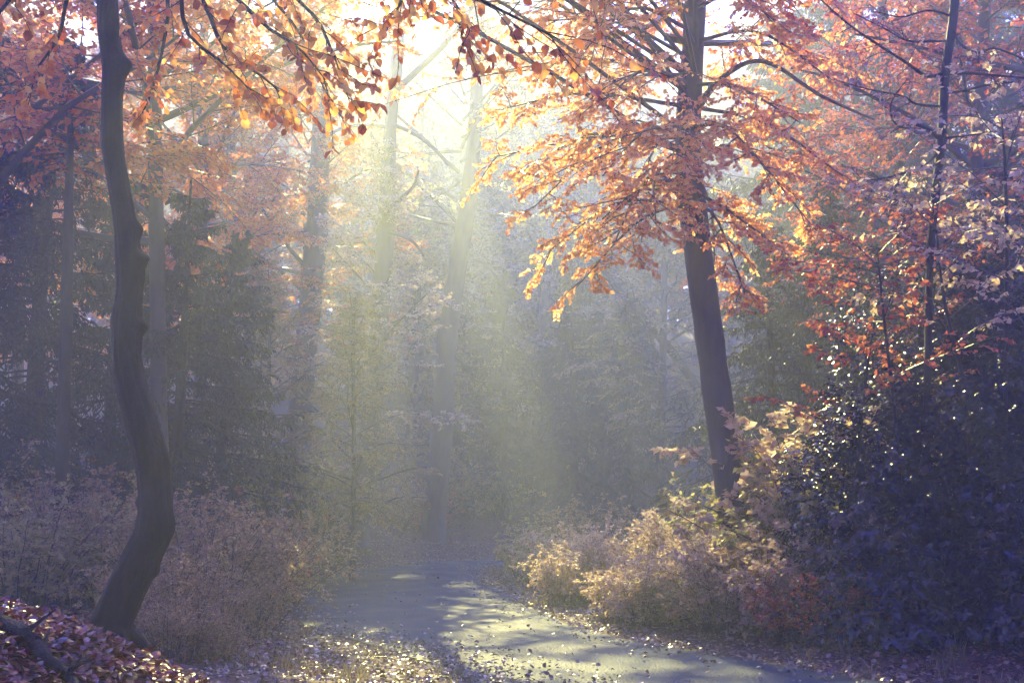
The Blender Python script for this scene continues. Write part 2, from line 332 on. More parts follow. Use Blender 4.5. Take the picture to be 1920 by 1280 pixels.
def trunk_geo(px, Yd, sides=14, n=40, flare=1.35, seed=0, rough=.04):
    """px: list of (px, py, width px) from the base up"""
    rng = np.random.default_rng(seed)
    pw = np.array([[*P(a, b_, Yd if np.isscalar(Yd) else Yd[k]), w_ / 2 / F * (Yd if np.isscalar(Yd) else Yd[k])] for k, (a, b_, w_) in enumerate(px)])
    c = catmull(pw, n); pts, r = c[:, :3], c[:, 3].copy()
    gz = float(hz(pts[0, 0], pts[0, 1]))
    # take the foot down into the ground
    if pts[0, 2] > gz - .1:
        pts = np.vstack([[pts[0, 0], pts[0, 1], gz - .15], pts]); r = np.r_[r[0] * flare, r]
    r[:2] *= 1.08
    r *= 1 + rng.normal(0, rough, len(r))
    return pts, r
def lift(o_pts, base): return o_pts - base
def make_tree(name, label, px, Yd, crown=None, scale=1., bark=BARK, group=None, roll=0., limbs=(), sides=14, cz=0., crname='crown', cat='tree', seed=0):
    pts, r = trunk_geo(px, Yd, seed=seed)
    base = pts[0].copy(); base[2] += .15
    t = empty(name, base, label, cat, group)
    g = Geo(); tube_geo(g, pts - base, r, sides)
    for lb in limbs:   # px limbs: (px, py, width, depth)
        q = np.array([[*P(a, b_, d), w_ / 2 / F * d] for a, b_, w_, d in lb]); c = catmull(q, 6 * len(lb))
        tube_geo(g, c[:, :3] - base, c[:, 3], 7)
    link('trunk', g.mesh('trunk', [bark]), t)
    if crown:
        c = link('crown', CR[crown], t)
        ax = Vector(pts[-1] - pts[1]).normalized()
        q = Vector((0, 0, 1)).rotation_difference(ax) @ Quaternion((0, 0, 1), roll)
        c.rotation_mode = 'QUATERNION'; c.rotation_quaternion = q; c.scale = (scale,) * 3; c.location = (0, 0, cz)
    return t

# --- right tall beech beside the bend
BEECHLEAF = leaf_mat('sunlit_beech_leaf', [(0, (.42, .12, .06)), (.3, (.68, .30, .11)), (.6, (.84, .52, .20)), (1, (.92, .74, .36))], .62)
t_beech = make_tree('beech_tree', 'tall grey beech trunk leaning left above the golden hedge, orange leaves high on it',
    [(1386, 1120, 60), (1372, 940, 54), (1350, 780, 56), (1326, 600, 56), (1300, 400, 53), (1290, 250, 49), (1300, 80, 45), (1308, -100, 42), (1322, -400, 30), (1335, -800, 14)], 14,
    limbs=[[(1292, 230, 16, 14), (1350, 150, 12, 13.6), (1430, 115, 9, 13.2), (1540, 180, 7, 12.8), (1640, 225, 4, 12.6)],
           [(1310, 420, 12, 14), (1240, 330, 10, 13.4), (1190, 360, 6, 13), (1130, 410, 4, 12.6)]])
rng = np.random.default_rng(5); g = Geo(); base = np.array(t_beech.location)
LB = []   # limbs that carry the lit sprays: start on the trunk, end (px, py, depth)
for sy, ex, ey, ed in ((430, 1030, 470, 12), (420, 1080, 540, 12.5), (330, 960, 330, 12.5), (300, 900, 300, 13), (280, 1000, 390, 12), (240, 940, 205, 12.6), (200, 960, 130, 13), (150, 990, 40, 13), (60, 1040, -60, 13),
                       (300, 1130, 330, 11), (380, 1150, 460, 11.3), (200, 1120, 200, 11), (100, 1100, 90, 11.4), (-40, 1130, -20, 12), (340, 1230, 420, 11), (250, 1260, 300, 10.8),
                       (430, 1400, 560, 12.5), (400, 1480, 480, 12.2), (330, 1520, 420, 12.5), (280, 1450, 330, 11.5), (240, 1580, 330, 12.5), (200, 1500, 230, 12), (120, 1560, 150, 12.5), (60, 1480, 60, 12), (0, 1580, 20, 13), (-100, 1450, -60, 12.4),
                       (350, 1340, 520, 16), (260, 1200, 380, 16.5), (180, 1150, 180, 16.5), (60, 1250, 60, 16), (-300, 1350, -250, 13)):
    tr = np.array([(1300, 430), (1290, 250), (1300, 80), (1308, -100), (1322, -400)]); sx = np.interp(-sy, -tr[:, 1], tr[:, 0])
    a = P(sx, sy - 40, 14); e = P(ex, ey, ed); mid = (a + e) / 2 + np.array((0, 0, .35)) + rng.normal(0, .12, 3)
    LB.append(catmull([a, mid, e], 8))
for k in range(30):      # high out-of-frame limbs, added over the lane to shade the near haze
    zs = rng.uniform(6.5, 11.5); a = P(1308, 640 - 1867 * math.tan(math.atan((zs - CAMZ) / 14) - PITCH), 14)
    e = np.array((rng.uniform(-5.2, 1.6), rng.uniform(7, 13.5), 0)); e[2] = max(zs + rng.uniform(.3, 2.5), CAMZ + .60 * e[1] + .5)
    LB.append(catmull([a, (a + e) / 2 + np.array((0, 0, .5)), e], 8))
LB = np.array(LB) - base
l2 = kids(LB, 11, .2, 1, R(42), .38, 6, rng, .3, .1, .3); l3 = kids(l2, 7, .15, 1, R(48), .42, 4, rng, .25, .12, .35, lmin=.2)
tube_geo(g, LB, np.linspace(.035, .008, 8)[None] * np.ones((len(LB), 1)), 5, 1)
tube_geo(g, l2, np.linspace(.012, .004, 6)[None] * np.ones((len(l2), 1)), 3, 1); tube_geo(g, l3, np.linspace(.004, .002, 4)[None] * np.ones((len(l3), 1)), 3, 1)
leafy(g, l3, 12, .068, rng, .7, .35, 1.05); leafy(g, l2[:, 2:], 6, .068, rng)
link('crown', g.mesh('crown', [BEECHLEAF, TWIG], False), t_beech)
uc = link('shade_crown', CR['orange'], t_beech, (-.8, 0, 3.2)); uc.scale = (1.05, 1.05, 1.1)  # added above the frame to keep sun off the haze by the camera

# --- foreground crooked tree on the bank
A = [(196, 1235, 96), (203, 1190, 84), (216, 1150, 74), (238, 1100, 72), (262, 1050, 70), (284, 1000, 68), (291, 950, 63), (289, 900, 62), (281, 850, 63), (262, 780, 60), (245, 720, 57), (236, 660, 52), (238, 600, 54), (243, 540, 50),
     (241, 480, 50), (236, 420, 44), (224, 350, 42), (213, 280, 41), (210, 200, 41), (212, 130, 42), (204, 60, 42), (201, 0, 41), (190, -120, 40), (205, -300, 36), (250, -520, 30), (300, -900, 26), (330, -1500, 14)]
D0 = 6.0
pw = np.array([[*P(a, b_, D0), w_ / 2 / F * D0] for a, b_, w_ in A]); c = catmull(pw, 460); pts, rr = c[:, :3], c[:, 3]
rng = np.random.default_rng(8)
base = pts[8].copy(); tA = empty('crooked_tree', base, 'dark crooked bare trunk with knobs on the leafy bank, bending to the right low down', 'tree')
ns = 40; T = nz(np.gradient(pts, axis=0)); Aa = nz(np.cross(T, np.array((0, 1., 0)))) ; Bb = np.cross(T, Aa)
Aa = -Aa if Aa[0, 0] < 0 else Aa
an = np.arange(ns) / ns * 2 * math.pi
rad = rr[:, None] * (.97 + .022 * np.sin(an[None] * 13 + 1.5 * np.sin(np.linspace(0, 40, len(rr)))[:, None]) + .035 * np.sin(an * 3 + np.linspace(0, 9, len(rr))[:, None]) + .025 * np.sin(an * 7 + np.linspace(0, -20, len(rr))[:, None]) + rng.normal(0, .011, (len(rr), ns)))
pyv = np.interp(np.linspace(0, len(A) - 1, len(rr)), np.arange(len(A)), [a[1] for a in A])
for (ky, kx, wdt, amp) in ((125, 0, 16, .55), (135, .3, 34, .2), (432, 0, 14, .38), (488, .1, 14, .50), (520, .1, 20, .18), (612, 0, 12, .42), (640, 0, 22, .12), (690, 3.1, 12, .16), (600, 3.14, 20, .14), (940, 3.14, 10, .18), (985, .1, 20, .16), (1058, 0, 10, .14), (870, 0, 20, .08), (260, 3.1, 25, .1)):
    rad += rr[:, None] * amp * 1.25 * np.exp(-((pyv - ky) / wdt) ** 2)[:, None] * np.exp(-(np.angle(np.exp(1j * (an - kx))) / .65) ** 2)[None]
v = pts[:, None] + rad[..., None] * (np.cos(an)[None, :, None] * Aa[:, None] + np.sin(an)[None, :, None] * Bb[:, None]) - base
k_, s_ = np.meshgrid(np.arange(len(rr) - 1), np.arange(ns), indexing='ij'); s2 = (s_ + 1) % ns
g = Geo(); g.add(v, np.stack([k_ * ns + s_, k_ * ns + s2, (k_ + 1) * ns + s2, (k_ + 1) * ns + s_], -1), .5)
for k in range(6):   # roots
    a = k * 1.05 + .3; gb = pts[22].copy(); gb[2] = float(hz(gb[0], gb[1])); p0 = gb + np.array((math.cos(a) * .05, math.sin(a) * .05, .12)); p1 = gb + np.array((math.cos(a) * .16, math.sin(a) * .16, .0)); p2 = gb + np.array((math.cos(a) * .34, math.sin(a) * .34, -.16))
    q = catmull([p0, p1, p2], 10); tube_geo(g, q - base, np.linspace(.06, .02, 10), 8)
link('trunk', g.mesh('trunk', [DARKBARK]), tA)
uc = link('shade_crown', CR['orange'], tA, (.3, -.3, 2.6)); uc.scale = (1.25, 1.25, .9)  # out-of-frame crown, added so the nearest haze lies in shade
g = Geo(); rng = np.random.default_rng(21)
LBp = [[(205, -300, 6), (420, -190, 5.2), (640, -90, 4.5), (850, -20, 4.2), (960, 30, 4.1), (1050, 75, 4.0)],
       [(205, -300, 6), (380, -220, 5.6), (600, -130, 5.0), (760, -60, 4.7), (840, -10, 4.6), (885, 60, 4.6)],
       [(195, -200, 6), (330, -150, 5.6), (480, -60, 5.2), (580, 20, 5.0), (620, 90, 4.9), (655, 190, 4.9)],
       [(195, -200, 6), (350, -120, 5.2), (420, -30, 4.8), (500, 50, 4.6), (560, 90, 4.5), (610, 150, 4.5)],
       [(195, -140, 6), (300, -110, 5.5), (380, 0, 5.2), (420, 90, 5.1), (500, 150, 5.1), (540, 190, 5.2)],
       [(190, -120, 6), (280, -90, 6.2), (315, 0, 6.3), (305, 90, 6.3), (285, 170, 6.3), (262, 225, 6.3)],
       [(190, -120, 6), (150, -80, 6.2), (125, 0, 6.3), (110, 70, 6.3), (70, 130, 6.3), (55, 190, 6.3)],
       [(205, -250, 6), (120, -150, 5.6), (60, -60, 5.4), (10, 10, 5.2), (-30, 60, 5.2), (-60, 140, 5.2)],
       [(205, -300, 6), (500, -230, 5.4), (700, -160, 5), (760, -60, 4.8), (745, 20, 4.8), (720, 60, 4.8)],
       [(250, -520, 6), (450, -450, 5.5), (700, -330, 5), (950, -200, 4.8), (1050, -100, 4.8), (1100, -30, 4.8)],
       [(195, -200, 6), (250, -150, 5.4), (330, -40, 5), (350, 60, 4.9), (420, 120, 4.9), (470, 170, 4.9)],
       [(195, -140, 6), (330, -130, 6.6), (480, -30, 6.8), (560, 60, 6.8), (600, 150, 6.8), (640, 220, 6.8)]]
LB = np.array([catmull([P(*p) for p in l], 14) for l in LBp]) - base
tube_geo(g, LB, np.linspace(.022, .0028, 14)[None] * np.ones((len(LB), 1)), 6, 1)
l2 = kids(LB, 11, .4, 1, R(38), .17, 6, rng, .35, .12, .5, .35)
tube_geo(g, l2, np.linspace(.0032, .0014, 6)[None] * np.ones((len(l2), 1)), 4, 1)
pos, ax = sites(l2, 9, rng, .2); n = len(pos)
leaf_geo(g, pos, ax + rng.normal(0, .35, (n, 3)) + np.array((0, 0, -.7)), np.array((0, -.7, .6)) + rng.normal(0, .55, (n, 3)), .062 * rng.uniform(.5, 1.2, n), rng, 1.1, LN, 0)
link('crown', g.mesh('crown', [ORANGE, DARKBARK], False), tA)

# --- fallen log on the bank, bottom left
q = np.array([[*P(-90, 1080, 4.6), .05], [*P(-20, 1130, 4.55), .046], [*P(40, 1178, 4.5), .044], [*P(90, 1215, 4.4), .033], [*P(135, 1245, 4.3), .022], [*P(180, 1280, 4.2), .008]]); c = catmull(q, 60); c[:, 3] *= 1 + np.random.default_rng(4).normal(0, .07, 60); c[:, :3] += .012 * np.sin(np.arange(60)[:, None] * np.array((.31, .47, .23)))
c[:, 2] = np.maximum(hz(c[:, 0], c[:, 1]) + .03, hz(c[:, 0], c[:, 1]) + .03); bq = c[30, :3].copy(); g = Geo(); tube_geo(g, c[:, :3] - bq, c[:, 3], 12)
for kk, dv in ((24, (.1, .05, .12)), (34, (-.03, .12, .1)), (43, (.12, -.04, .08))):
    tube_geo(g, catmull([c[kk, :3] - bq, c[kk, :3] - bq + np.array(dv) * .5, c[kk, :3] - bq + np.array(dv) * 1.1 + (0, 0, -.02)], 6), np.linspace(.014, .004, 6), 6)
g_ = link('fallen_branch', g.mesh('fallen_branch', [DARKBARK]), loc=bq); tag(g_, 'dark smooth fallen branch lying diagonally in red leaves in the bottom corner', 'branch')

# --- thin dark tree over the evergreen
D1 = 11
px = [(1735, 1150, 18), (1738, 800, 15), (1741, 620, 14), (1742, 540, 14), (1746, 450, 14), (1757, 340, 16), (1766, 250, 18), (1772, 140, 17), (1784, 60, 18), (1791, -20, 18), (1796, -200, 16), (1790, -500, 9)]
pts, r = trunk_geo(px, D1, seed=3, rough=.03); base = pts[0].copy()
tB = empty('young_tree', base, 'thin dark almost bare young tree rising behind the dark evergreen bushes', 'tree')
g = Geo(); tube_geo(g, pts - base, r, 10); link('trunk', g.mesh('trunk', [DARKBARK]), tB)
BR = [[(1768, 140, 7, 11), (1735, 142, 7, 10.9), (1700, 118, 6, 10.7), (1640, 80, 5, 10.4), (1590, 45, 4, 10.2), (1530, -8, 3, 10)],
      [(1776, 76, 5, 11), (1745, 78, 5, 11.2), (1700, 76, 4, 11.4), (1655, 52, 3, 11.6), (1600, 25, 2, 11.8)],
      [(1784, 45, 6, 11), (1800, 82, 5, 10.8), (1835, 100, 5, 10.6), (1870, 92, 4, 10.5), (1960, 130, 3, 10.3)],
      [(1774, 138, 6, 11), (1820, 138, 6, 10.7), (1870, 142, 5, 10.4), (1960, 150, 4, 10)],
      [(1770, 174, 5, 11), (1800, 172, 5, 10.9), (1850, 160, 4, 10.7), (1900, 154, 3, 10.5)],
      [(1766, 200, 5, 11), (1720, 196, 5, 11), (1690, 180, 4, 10.9), (1630, 168, 3, 10.8), (1565, 150, 2, 10.6)],
      [(1762, 262, 7, 11), (1745, 246, 6, 10.9), (1715, 233, 6, 10.8), (1690, 238, 5, 10.7), (1672, 222, 4, 10.6), (1672, 190, 3, 10.5), (1700, 150, 2, 10.4)],
      [(1766, 260, 5, 11), (1800, 256, 4, 10.8), (1850, 252, 3, 10.6), (1880, 270, 3, 10.5)],
      [(1758, 288, 6, 11), (1735, 308, 5, 10.7), (1700, 322, 5, 10.4), (1660, 334, 4, 10.2), (1600, 340, 2, 10)],
      [(1784, 30, 5, 11), (1740, 20, 4, 11), (1690, 32, 3, 11), (1640, 22, 2, 11)]]
rng = np.random.default_rng(31)
for lb in BR:
    q = np.array([[*P(a, b_, d), w_ / 2 / F * d] for a, b_, w_, d in lb]); c = catmull(q, 20); g = Geo(); tube_geo(g, c[:, :3] - base, c[:, 3], 6)
    l2 = kids((c[:, :3] - base)[None], 9, .3, 1, R(45), .3, 6, rng, .1, .14, .9); tube_geo(g, l2, np.linspace(.006, .002, 6)[None] * np.ones((len(l2), 1)), 3)
    l3 = kids(l2, 4, .3, 1, R(45), .4, 4, rng, .1, .14, .9); tube_geo(g, l3, np.linspace(.003, .0015, 4)[None] * np.ones((len(l3), 1)), 3)
    leafy(g, l3[rng.random(len(l3)) < .25], 4, .075, rng, .6, .5, 1.05, LQ, 1)
    link('branch', g.mesh('branch', [DARKBARK, GOLD]), tB)

# --- mid distance trees with their own trunks
TG = 'trees standing in the hazy middle distance'
make_tree('beech_tree', 'broad grey trunk rising behind the sunlit mound on the left, second trunk from the conifers', [(552, 850, 52), (560, 790, 48), (575, 640, 44), (588, 500, 42), (597, 380, 40), (603, 150, 32), (600, -100, 22), (600, -250, 12)], 30, 'orange', 1.2, roll=.4)
make_tree('forked_tree', 'slender forked grey trunk with side branches, left of the brightest gap', [(668, 1020, 46), (678, 930, 40), (695, 800, 38), (712, 600, 35), (725, 400, 33), (732, 240, 25), (745, 100, 26), (752, -50, 20), (762, -350, 10)], 26, 'gold', .78, roll=1.2,
    limbs=[[(736, 175, 14, 26), (775, 140, 13, 25.6), (825, 92, 12, 25.2), (870, 40, 11, 25), (900, -20, 9, 25)], [(732, 238, 10, 26), (690, 234, 8, 25.6), (640, 242, 7, 25), (600, 262, 5, 24.6)], [(734, 232, 9, 26), (775, 250, 8, 25.6), (815, 280, 7, 25.2), (840, 310, 5, 25)],
           [(728, 390, 10, 26), (752, 372, 9, 25.6), (775, 350, 7, 25.4), (785, 320, 5, 25.2)], [(722, 300, 8, 26), (700, 262, 7, 26.3), (690, 230, 5, 26.5)], [(730, 435, 7, 26), (770, 450, 6, 23.5), (795, 480, 4, 25.2)]])
make_tree('beech_tree', 'pale hazy trunk just right of the forked tree, leaning right as it rises', [(812, 1010, 42), (828, 820, 40), (838, 640, 40), (858, 500, 38), (874, 400, 34), (886, 300, 30), (897, 100, 24), (902, -150, 14), (905, -300, 8)], 31, 'sparse', 1.08, roll=2.2)
make_tree('beech_tree', 'faint thin trunk between the crooked tree and the broad grey trunk', [(372, 960, 30), (376, 700, 24), (379, 420, 21), (381, 230, 19), (384, -50, 15), (388, -300, 9)], 22, 'orange2', 1.0, roll=3.1)
make_tree('beech_tree', 'short looking slim trunk standing low behind the forked tree', [(758, 1010, 26), (768, 850, 24), (778, 650, 20), (785, 400, 16), (790, 200, 10)], 38, 'brown', 1.2, roll=.7)
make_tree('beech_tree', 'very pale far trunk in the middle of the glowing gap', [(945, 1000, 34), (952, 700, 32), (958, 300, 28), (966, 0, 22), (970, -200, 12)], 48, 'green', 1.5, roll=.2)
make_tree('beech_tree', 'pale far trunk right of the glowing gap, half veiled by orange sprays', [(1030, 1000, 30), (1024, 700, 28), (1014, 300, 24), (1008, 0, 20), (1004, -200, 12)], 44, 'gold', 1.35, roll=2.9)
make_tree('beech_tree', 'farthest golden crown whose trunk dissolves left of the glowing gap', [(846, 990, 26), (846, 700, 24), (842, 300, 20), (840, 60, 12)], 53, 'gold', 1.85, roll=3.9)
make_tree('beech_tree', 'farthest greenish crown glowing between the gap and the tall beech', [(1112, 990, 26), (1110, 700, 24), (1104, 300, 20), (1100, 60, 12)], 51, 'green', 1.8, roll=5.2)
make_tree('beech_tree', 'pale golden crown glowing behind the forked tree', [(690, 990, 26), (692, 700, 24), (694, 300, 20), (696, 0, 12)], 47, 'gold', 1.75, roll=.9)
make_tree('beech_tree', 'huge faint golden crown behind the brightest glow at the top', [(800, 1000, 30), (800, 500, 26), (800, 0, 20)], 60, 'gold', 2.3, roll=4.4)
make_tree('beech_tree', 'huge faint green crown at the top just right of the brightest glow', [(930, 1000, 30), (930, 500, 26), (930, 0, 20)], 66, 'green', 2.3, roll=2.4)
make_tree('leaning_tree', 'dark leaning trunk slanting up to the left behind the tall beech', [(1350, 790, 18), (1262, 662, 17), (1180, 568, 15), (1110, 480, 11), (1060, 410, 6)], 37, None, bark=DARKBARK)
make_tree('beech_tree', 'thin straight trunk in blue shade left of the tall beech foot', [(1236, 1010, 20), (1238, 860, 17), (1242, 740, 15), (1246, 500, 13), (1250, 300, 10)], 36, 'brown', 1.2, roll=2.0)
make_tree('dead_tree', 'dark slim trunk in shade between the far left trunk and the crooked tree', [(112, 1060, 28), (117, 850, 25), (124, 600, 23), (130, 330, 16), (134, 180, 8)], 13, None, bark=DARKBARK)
make_tree('beech_tree', 'copper leaved tree between the tall beech and the thin dark tree', [(1690, 1000, 32), (1688, 700, 30), (1675, 300, 26), (1650, -60, 20), (1640, -350, 12)], 18.5, 'copper', .85, roll=.9)
make_tree('beech_tree', 'rust coloured tree filling the upper corner behind the thin dark tree', [(1800, 1000, 36), (1810, 700, 34), (1830, 300, 28), (1850, -60, 20), (1860, -650, 12)], 15, 'copper', .85, roll=2.5)
make_tree('beech_tree', 'copper tree beyond the corner on the far right edge', [(2060, 1000, 36), (2050, 600, 32), (2040, 200, 26), (2030, -400, 12)], 13, 'copper', 1.0, roll=4.0)
make_tree('beech_tree', 'orange tree glowing above the dark conifers on the left edge', [(-60, 1000, 36), (-40, 600, 32), (-20, 200, 26), (0, -660, 12)], 14, 'orange', 1.2, roll=5.0)
make_tree('beech_tree', 'orange tree with hidden trunk glowing over the crooked tree', [(300, 1000, 34), (296, 600, 30), (290, 200, 26), (280, -700, 14)], 15.5, 'orange', 1.2, roll=2.7)
make_tree('beech_tree', 'yellow orange tree crown between the broad trunk and the faint thin trunk', [(470, 1000, 30), (468, 600, 26), (462, 200, 22), (455, -160, 12)], 34, 'gold', 1.3, roll=1.0)

make_tree('small_beech', 'low domed brown leaved tree arching down towards the lane in front of the forked trunk', [(662, 1000, 9), (664, 800, 8), (662, 650, 7), (664, 560, 5)], 21, 'brown', .56, roll=.7)
make_tree('small_beech', 'second low brown leaved tree, between the conifer boughs and the sunlit mound', [(500, 1000, 9), (502, 800, 8), (505, 650, 7), (506, 540, 5)], 22, 'brown', .6, roll=2.7)
make_tree('beech_tree', 'orange tree glowing low between the dark conifers at the far left', [(30, 1000, 24), (34, 600, 22), (38, 200, 14)], 24, 'orange', .9, roll=1.4)
make_tree('beech_tree', 'copper tree showing between the boughs behind the crooked trunk', [(235, 1000, 24), (234, 600, 22), (232, 200, 14)], 27, 'copper', .95, roll=3.4)
make_tree('beech_tree', 'orange crown hidden behind the conifers right of the crooked trunk', [(430, 1000, 24), (432, 600, 22), (434, 150, 14)], 29, 'orange2', 1.0, roll=4.4)
# ------------------------------------------------------------------ conifers
def conifer_geo(seed, H, Rb, z0=.8, per=11, m2=16, dz=.26, blade=.13):
    rng = np.random.default_rng(seed); g = Geo(); zs = np.arange(z0, H * .97, dz); zz = np.repeat(zs, 5) + rng.normal(0, .08, len(zs) * 5); n = len(zz)
    u = np.clip((zz - z0) / (H - z0), 0, 1); L = Rb * (1 - u) ** .8 * rng.uniform(.65, 1.1, n) + .15
    az = rng.uniform(0, 2 * math.pi, n); el = np.radians(-12 + 35 * u)
    d = np.column_stack([np.cos(az) * np.cos(el), np.sin(az) * np.cos(el), np.sin(el)]); out = [np.column_stack([np.zeros(n), np.zeros(n), zz])]
    for k in range(7):
        d = nz(d + rng.normal(0, .05, d.shape) + np.array((0, 0, -.10 + .03 * k))); out.append(out[-1] + d * (L / 7)[:, None])
    l1 = np.stack(out, 1); l2 = kids(l1, m2, .12, 1, R(55), .32, 5, rng, 1.5, .1, .35, .6, lmin=.12)
    tube_geo(g, l1, np.linspace(.022, .006, 8)[None] * np.ones((n, 1)), 4, 1)
    pos, ax = sites(l2, per, rng, .0); k = len(pos)
    leaf_geo(g, pos, ax + rng.normal(0, .3, (k, 3)) + np.array((0, 0, -.55)), np.array((0, 0, 1.)) + rng.normal(0, .6, (k, 3)), blade * rng.uniform(.6, 1.2, k), rng, .42, LQ, 0)
    return g
CON = [conifer_geo(41, 7.5, 2.2).mesh('conifer_crown', [NEEDLE, DARKBARK], False), conifer_geo(42, 9, 2.6, 1.4).mesh('conifer_crown', [NEEDLE, DARKBARK], False), conifer_geo(43, 6, 2.1, .3).mesh('conifer_crown', [NEEDLE, DARKBARK], False)]
tk = []
for hgt in (7.5, 9, 6):
    g = Geo(); zz = np.linspace(-.3, hgt, 12); tube_geo(g, np.column_stack([.03 * np.sin(zz), 0 * zz, zz]), np.linspace(.17, .02, 12) * hgt / 8, 9); tk.append(g.mesh('trunk', [DARKBARK]))
CG = 'dark conifers in the haze'
CONS = [(60, 15.5, 1, 1.0, .2, 'dark conifer with drooping boughs at the left edge behind the slim dark trunk'),
        (205, 17, 0, .95, 1.3, 'dark conifer with hanging boughs directly behind the crooked trunk'),
        (335, 16, 0, .9, 2.2, 'dark conifer whose boughs droop right beside the crooked trunk'),
        (420, 18.5, 2, 1.1, 3.3, 'smaller dark conifer, rightmost of those behind the crooked trunk'),
        (-60, 14, 1, .9, 4.1, 'shadowy conifer cut by the left edge of the picture'),
        (945, 37, 1, 1.05, 4.0, 'hazy conifer beyond the end of the lane, just left of the middle gap'),
        (1075, 36, 0, 1.3, 5.0, 'hazy grey green conifer right of the end of the lane'),
        (1180, 34.5, 0, 1.15, .5, 'shaded conifer behind the golden hedge left of the tall beech'),
        (1130, 42, 1, 1.3, 1.9, 'faint tall conifer behind the golden hedge, farther back in the haze'),
        (1450, 19, 0, .9, 1.5, 'blue dark conifer right behind the tall beech trunk'),
        (1580, 17, 1, .75, 2.5, 'blue dark conifer between the tall beech and the thin dark tree'),
        (1700, 21, 1, 1.1, 3.5, 'tall dark conifer high behind the copper leaves on the right'),
        (1860, 17, 0, .9, 4.5, 'dark conifer behind the evergreen bushes at the right edge'),
        (1500, 27, 1, 1.75, .9, 'very tall blue shaded conifer rising behind the crown edge of the tall beech'),
        (1640, 24, 1, 1.7, 2.9, 'very tall blue shaded conifer between the beech crown and the thin dark tree'),
        (1790, 26, 1, 1.9, 5.1, 'very tall conifer directly behind the thin dark tree'),
        (1930, 22, 1, 1.7, .4, 'very tall conifer filling the upper right edge'),
        (870, 41, 0, 1.1, 5.5, 'pale small conifer far beyond the bend of the lane')]
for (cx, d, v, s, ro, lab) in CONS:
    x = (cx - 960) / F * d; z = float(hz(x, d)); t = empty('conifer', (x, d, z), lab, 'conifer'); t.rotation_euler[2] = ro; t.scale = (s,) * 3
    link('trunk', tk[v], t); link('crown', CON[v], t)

# ------------------------------------------------------------------ shrubs
def shrub_geo(seed, H, Wd, n=34, m2=8, m3=4, per=6, size=.055, tpl=LQ, spread=.6):
    rng = np.random.default_rng(seed); g = Geo()
    a = rng.uniform(0, 2 * math.pi, n); rb = rng.random(n) ** .5 * Wd * .3; p = np.column_stack([np.cos(a) * rb, np.sin(a) * rb, -.05 + 0 * a])
    d = nz(np.column_stack([np.cos(a) * spread * rng.random(n), np.sin(a) * spread * rng.random(n), np.ones(n)])); L = H * rng.uniform(.6, 1.1, n); out = [p]
    for k in range(7):
        d = nz(d + rng.normal(0, .1, d.shape) + np.column_stack([np.cos(a), np.sin(a), -np.ones(n)]) * .05 * k / 3); out.append(out[-1] + d * (L / 7)[:, None])
    l1 = np.stack(out, 1); l2 = kids(l1, m2, .15, 1, R(45), .4, 5, rng, .2, .14, 1.2); l3 = kids(l2, m3, .2, 1, R(45), .45, 4, rng, .2, .14, 1.0, lmin=.08)
    tube_geo(g, l1, np.linspace(.010, .003, 8)[None] * np.ones((n, 1)), 4, 1); tube_geo(g, l2, np.linspace(.003, .0015, 5)[None] * np.ones((len(l2), 1)), 3, 1)
    leafy(g, l3, per, size, rng, .7, .2, 1.0, tpl); leafy(g, l2, 4, size, rng, .7, .2, 1.0, tpl)
    return g
SHM = {}
def shrub_mesh(kind):
    if kind not in SHM:
        mt, seed, kw = {'gold1': (GOLD, 51, dict(size=.072, n=40)), 'gold2': (GOLD, 52, dict(n=46, size=.068)), 'gold3': (GREEN, 53, dict(size=.072)), 'brown1': (BROWN, 54, dict(size=.045, n=44)), 'brown2': (BROWN, 55, dict(size=.05, per=4)),
                        'brown3': (COPPER, 56, dict(size=.05, per=4)), 'green1': (GREEN, 57, dict(size=.06))}[kind]
        SHM[kind] = shrub_geo(seed, 1.4, 1.6, **kw).mesh('shrub_foliage', [mt, TWIG], False)
    return SHM[kind]
def shrub(px, d, kind, s, label, group=None, ro=0., name='shrub', sz=1.):
    x = (px - 960) / F * d; o = link(name, shrub_mesh(kind), loc=(x, d, float(hz(x, d)))); o.scale = (s, s, s * sz); o.rotation_euler[2] = ro
    return tag(o, label, 'shrub', group)
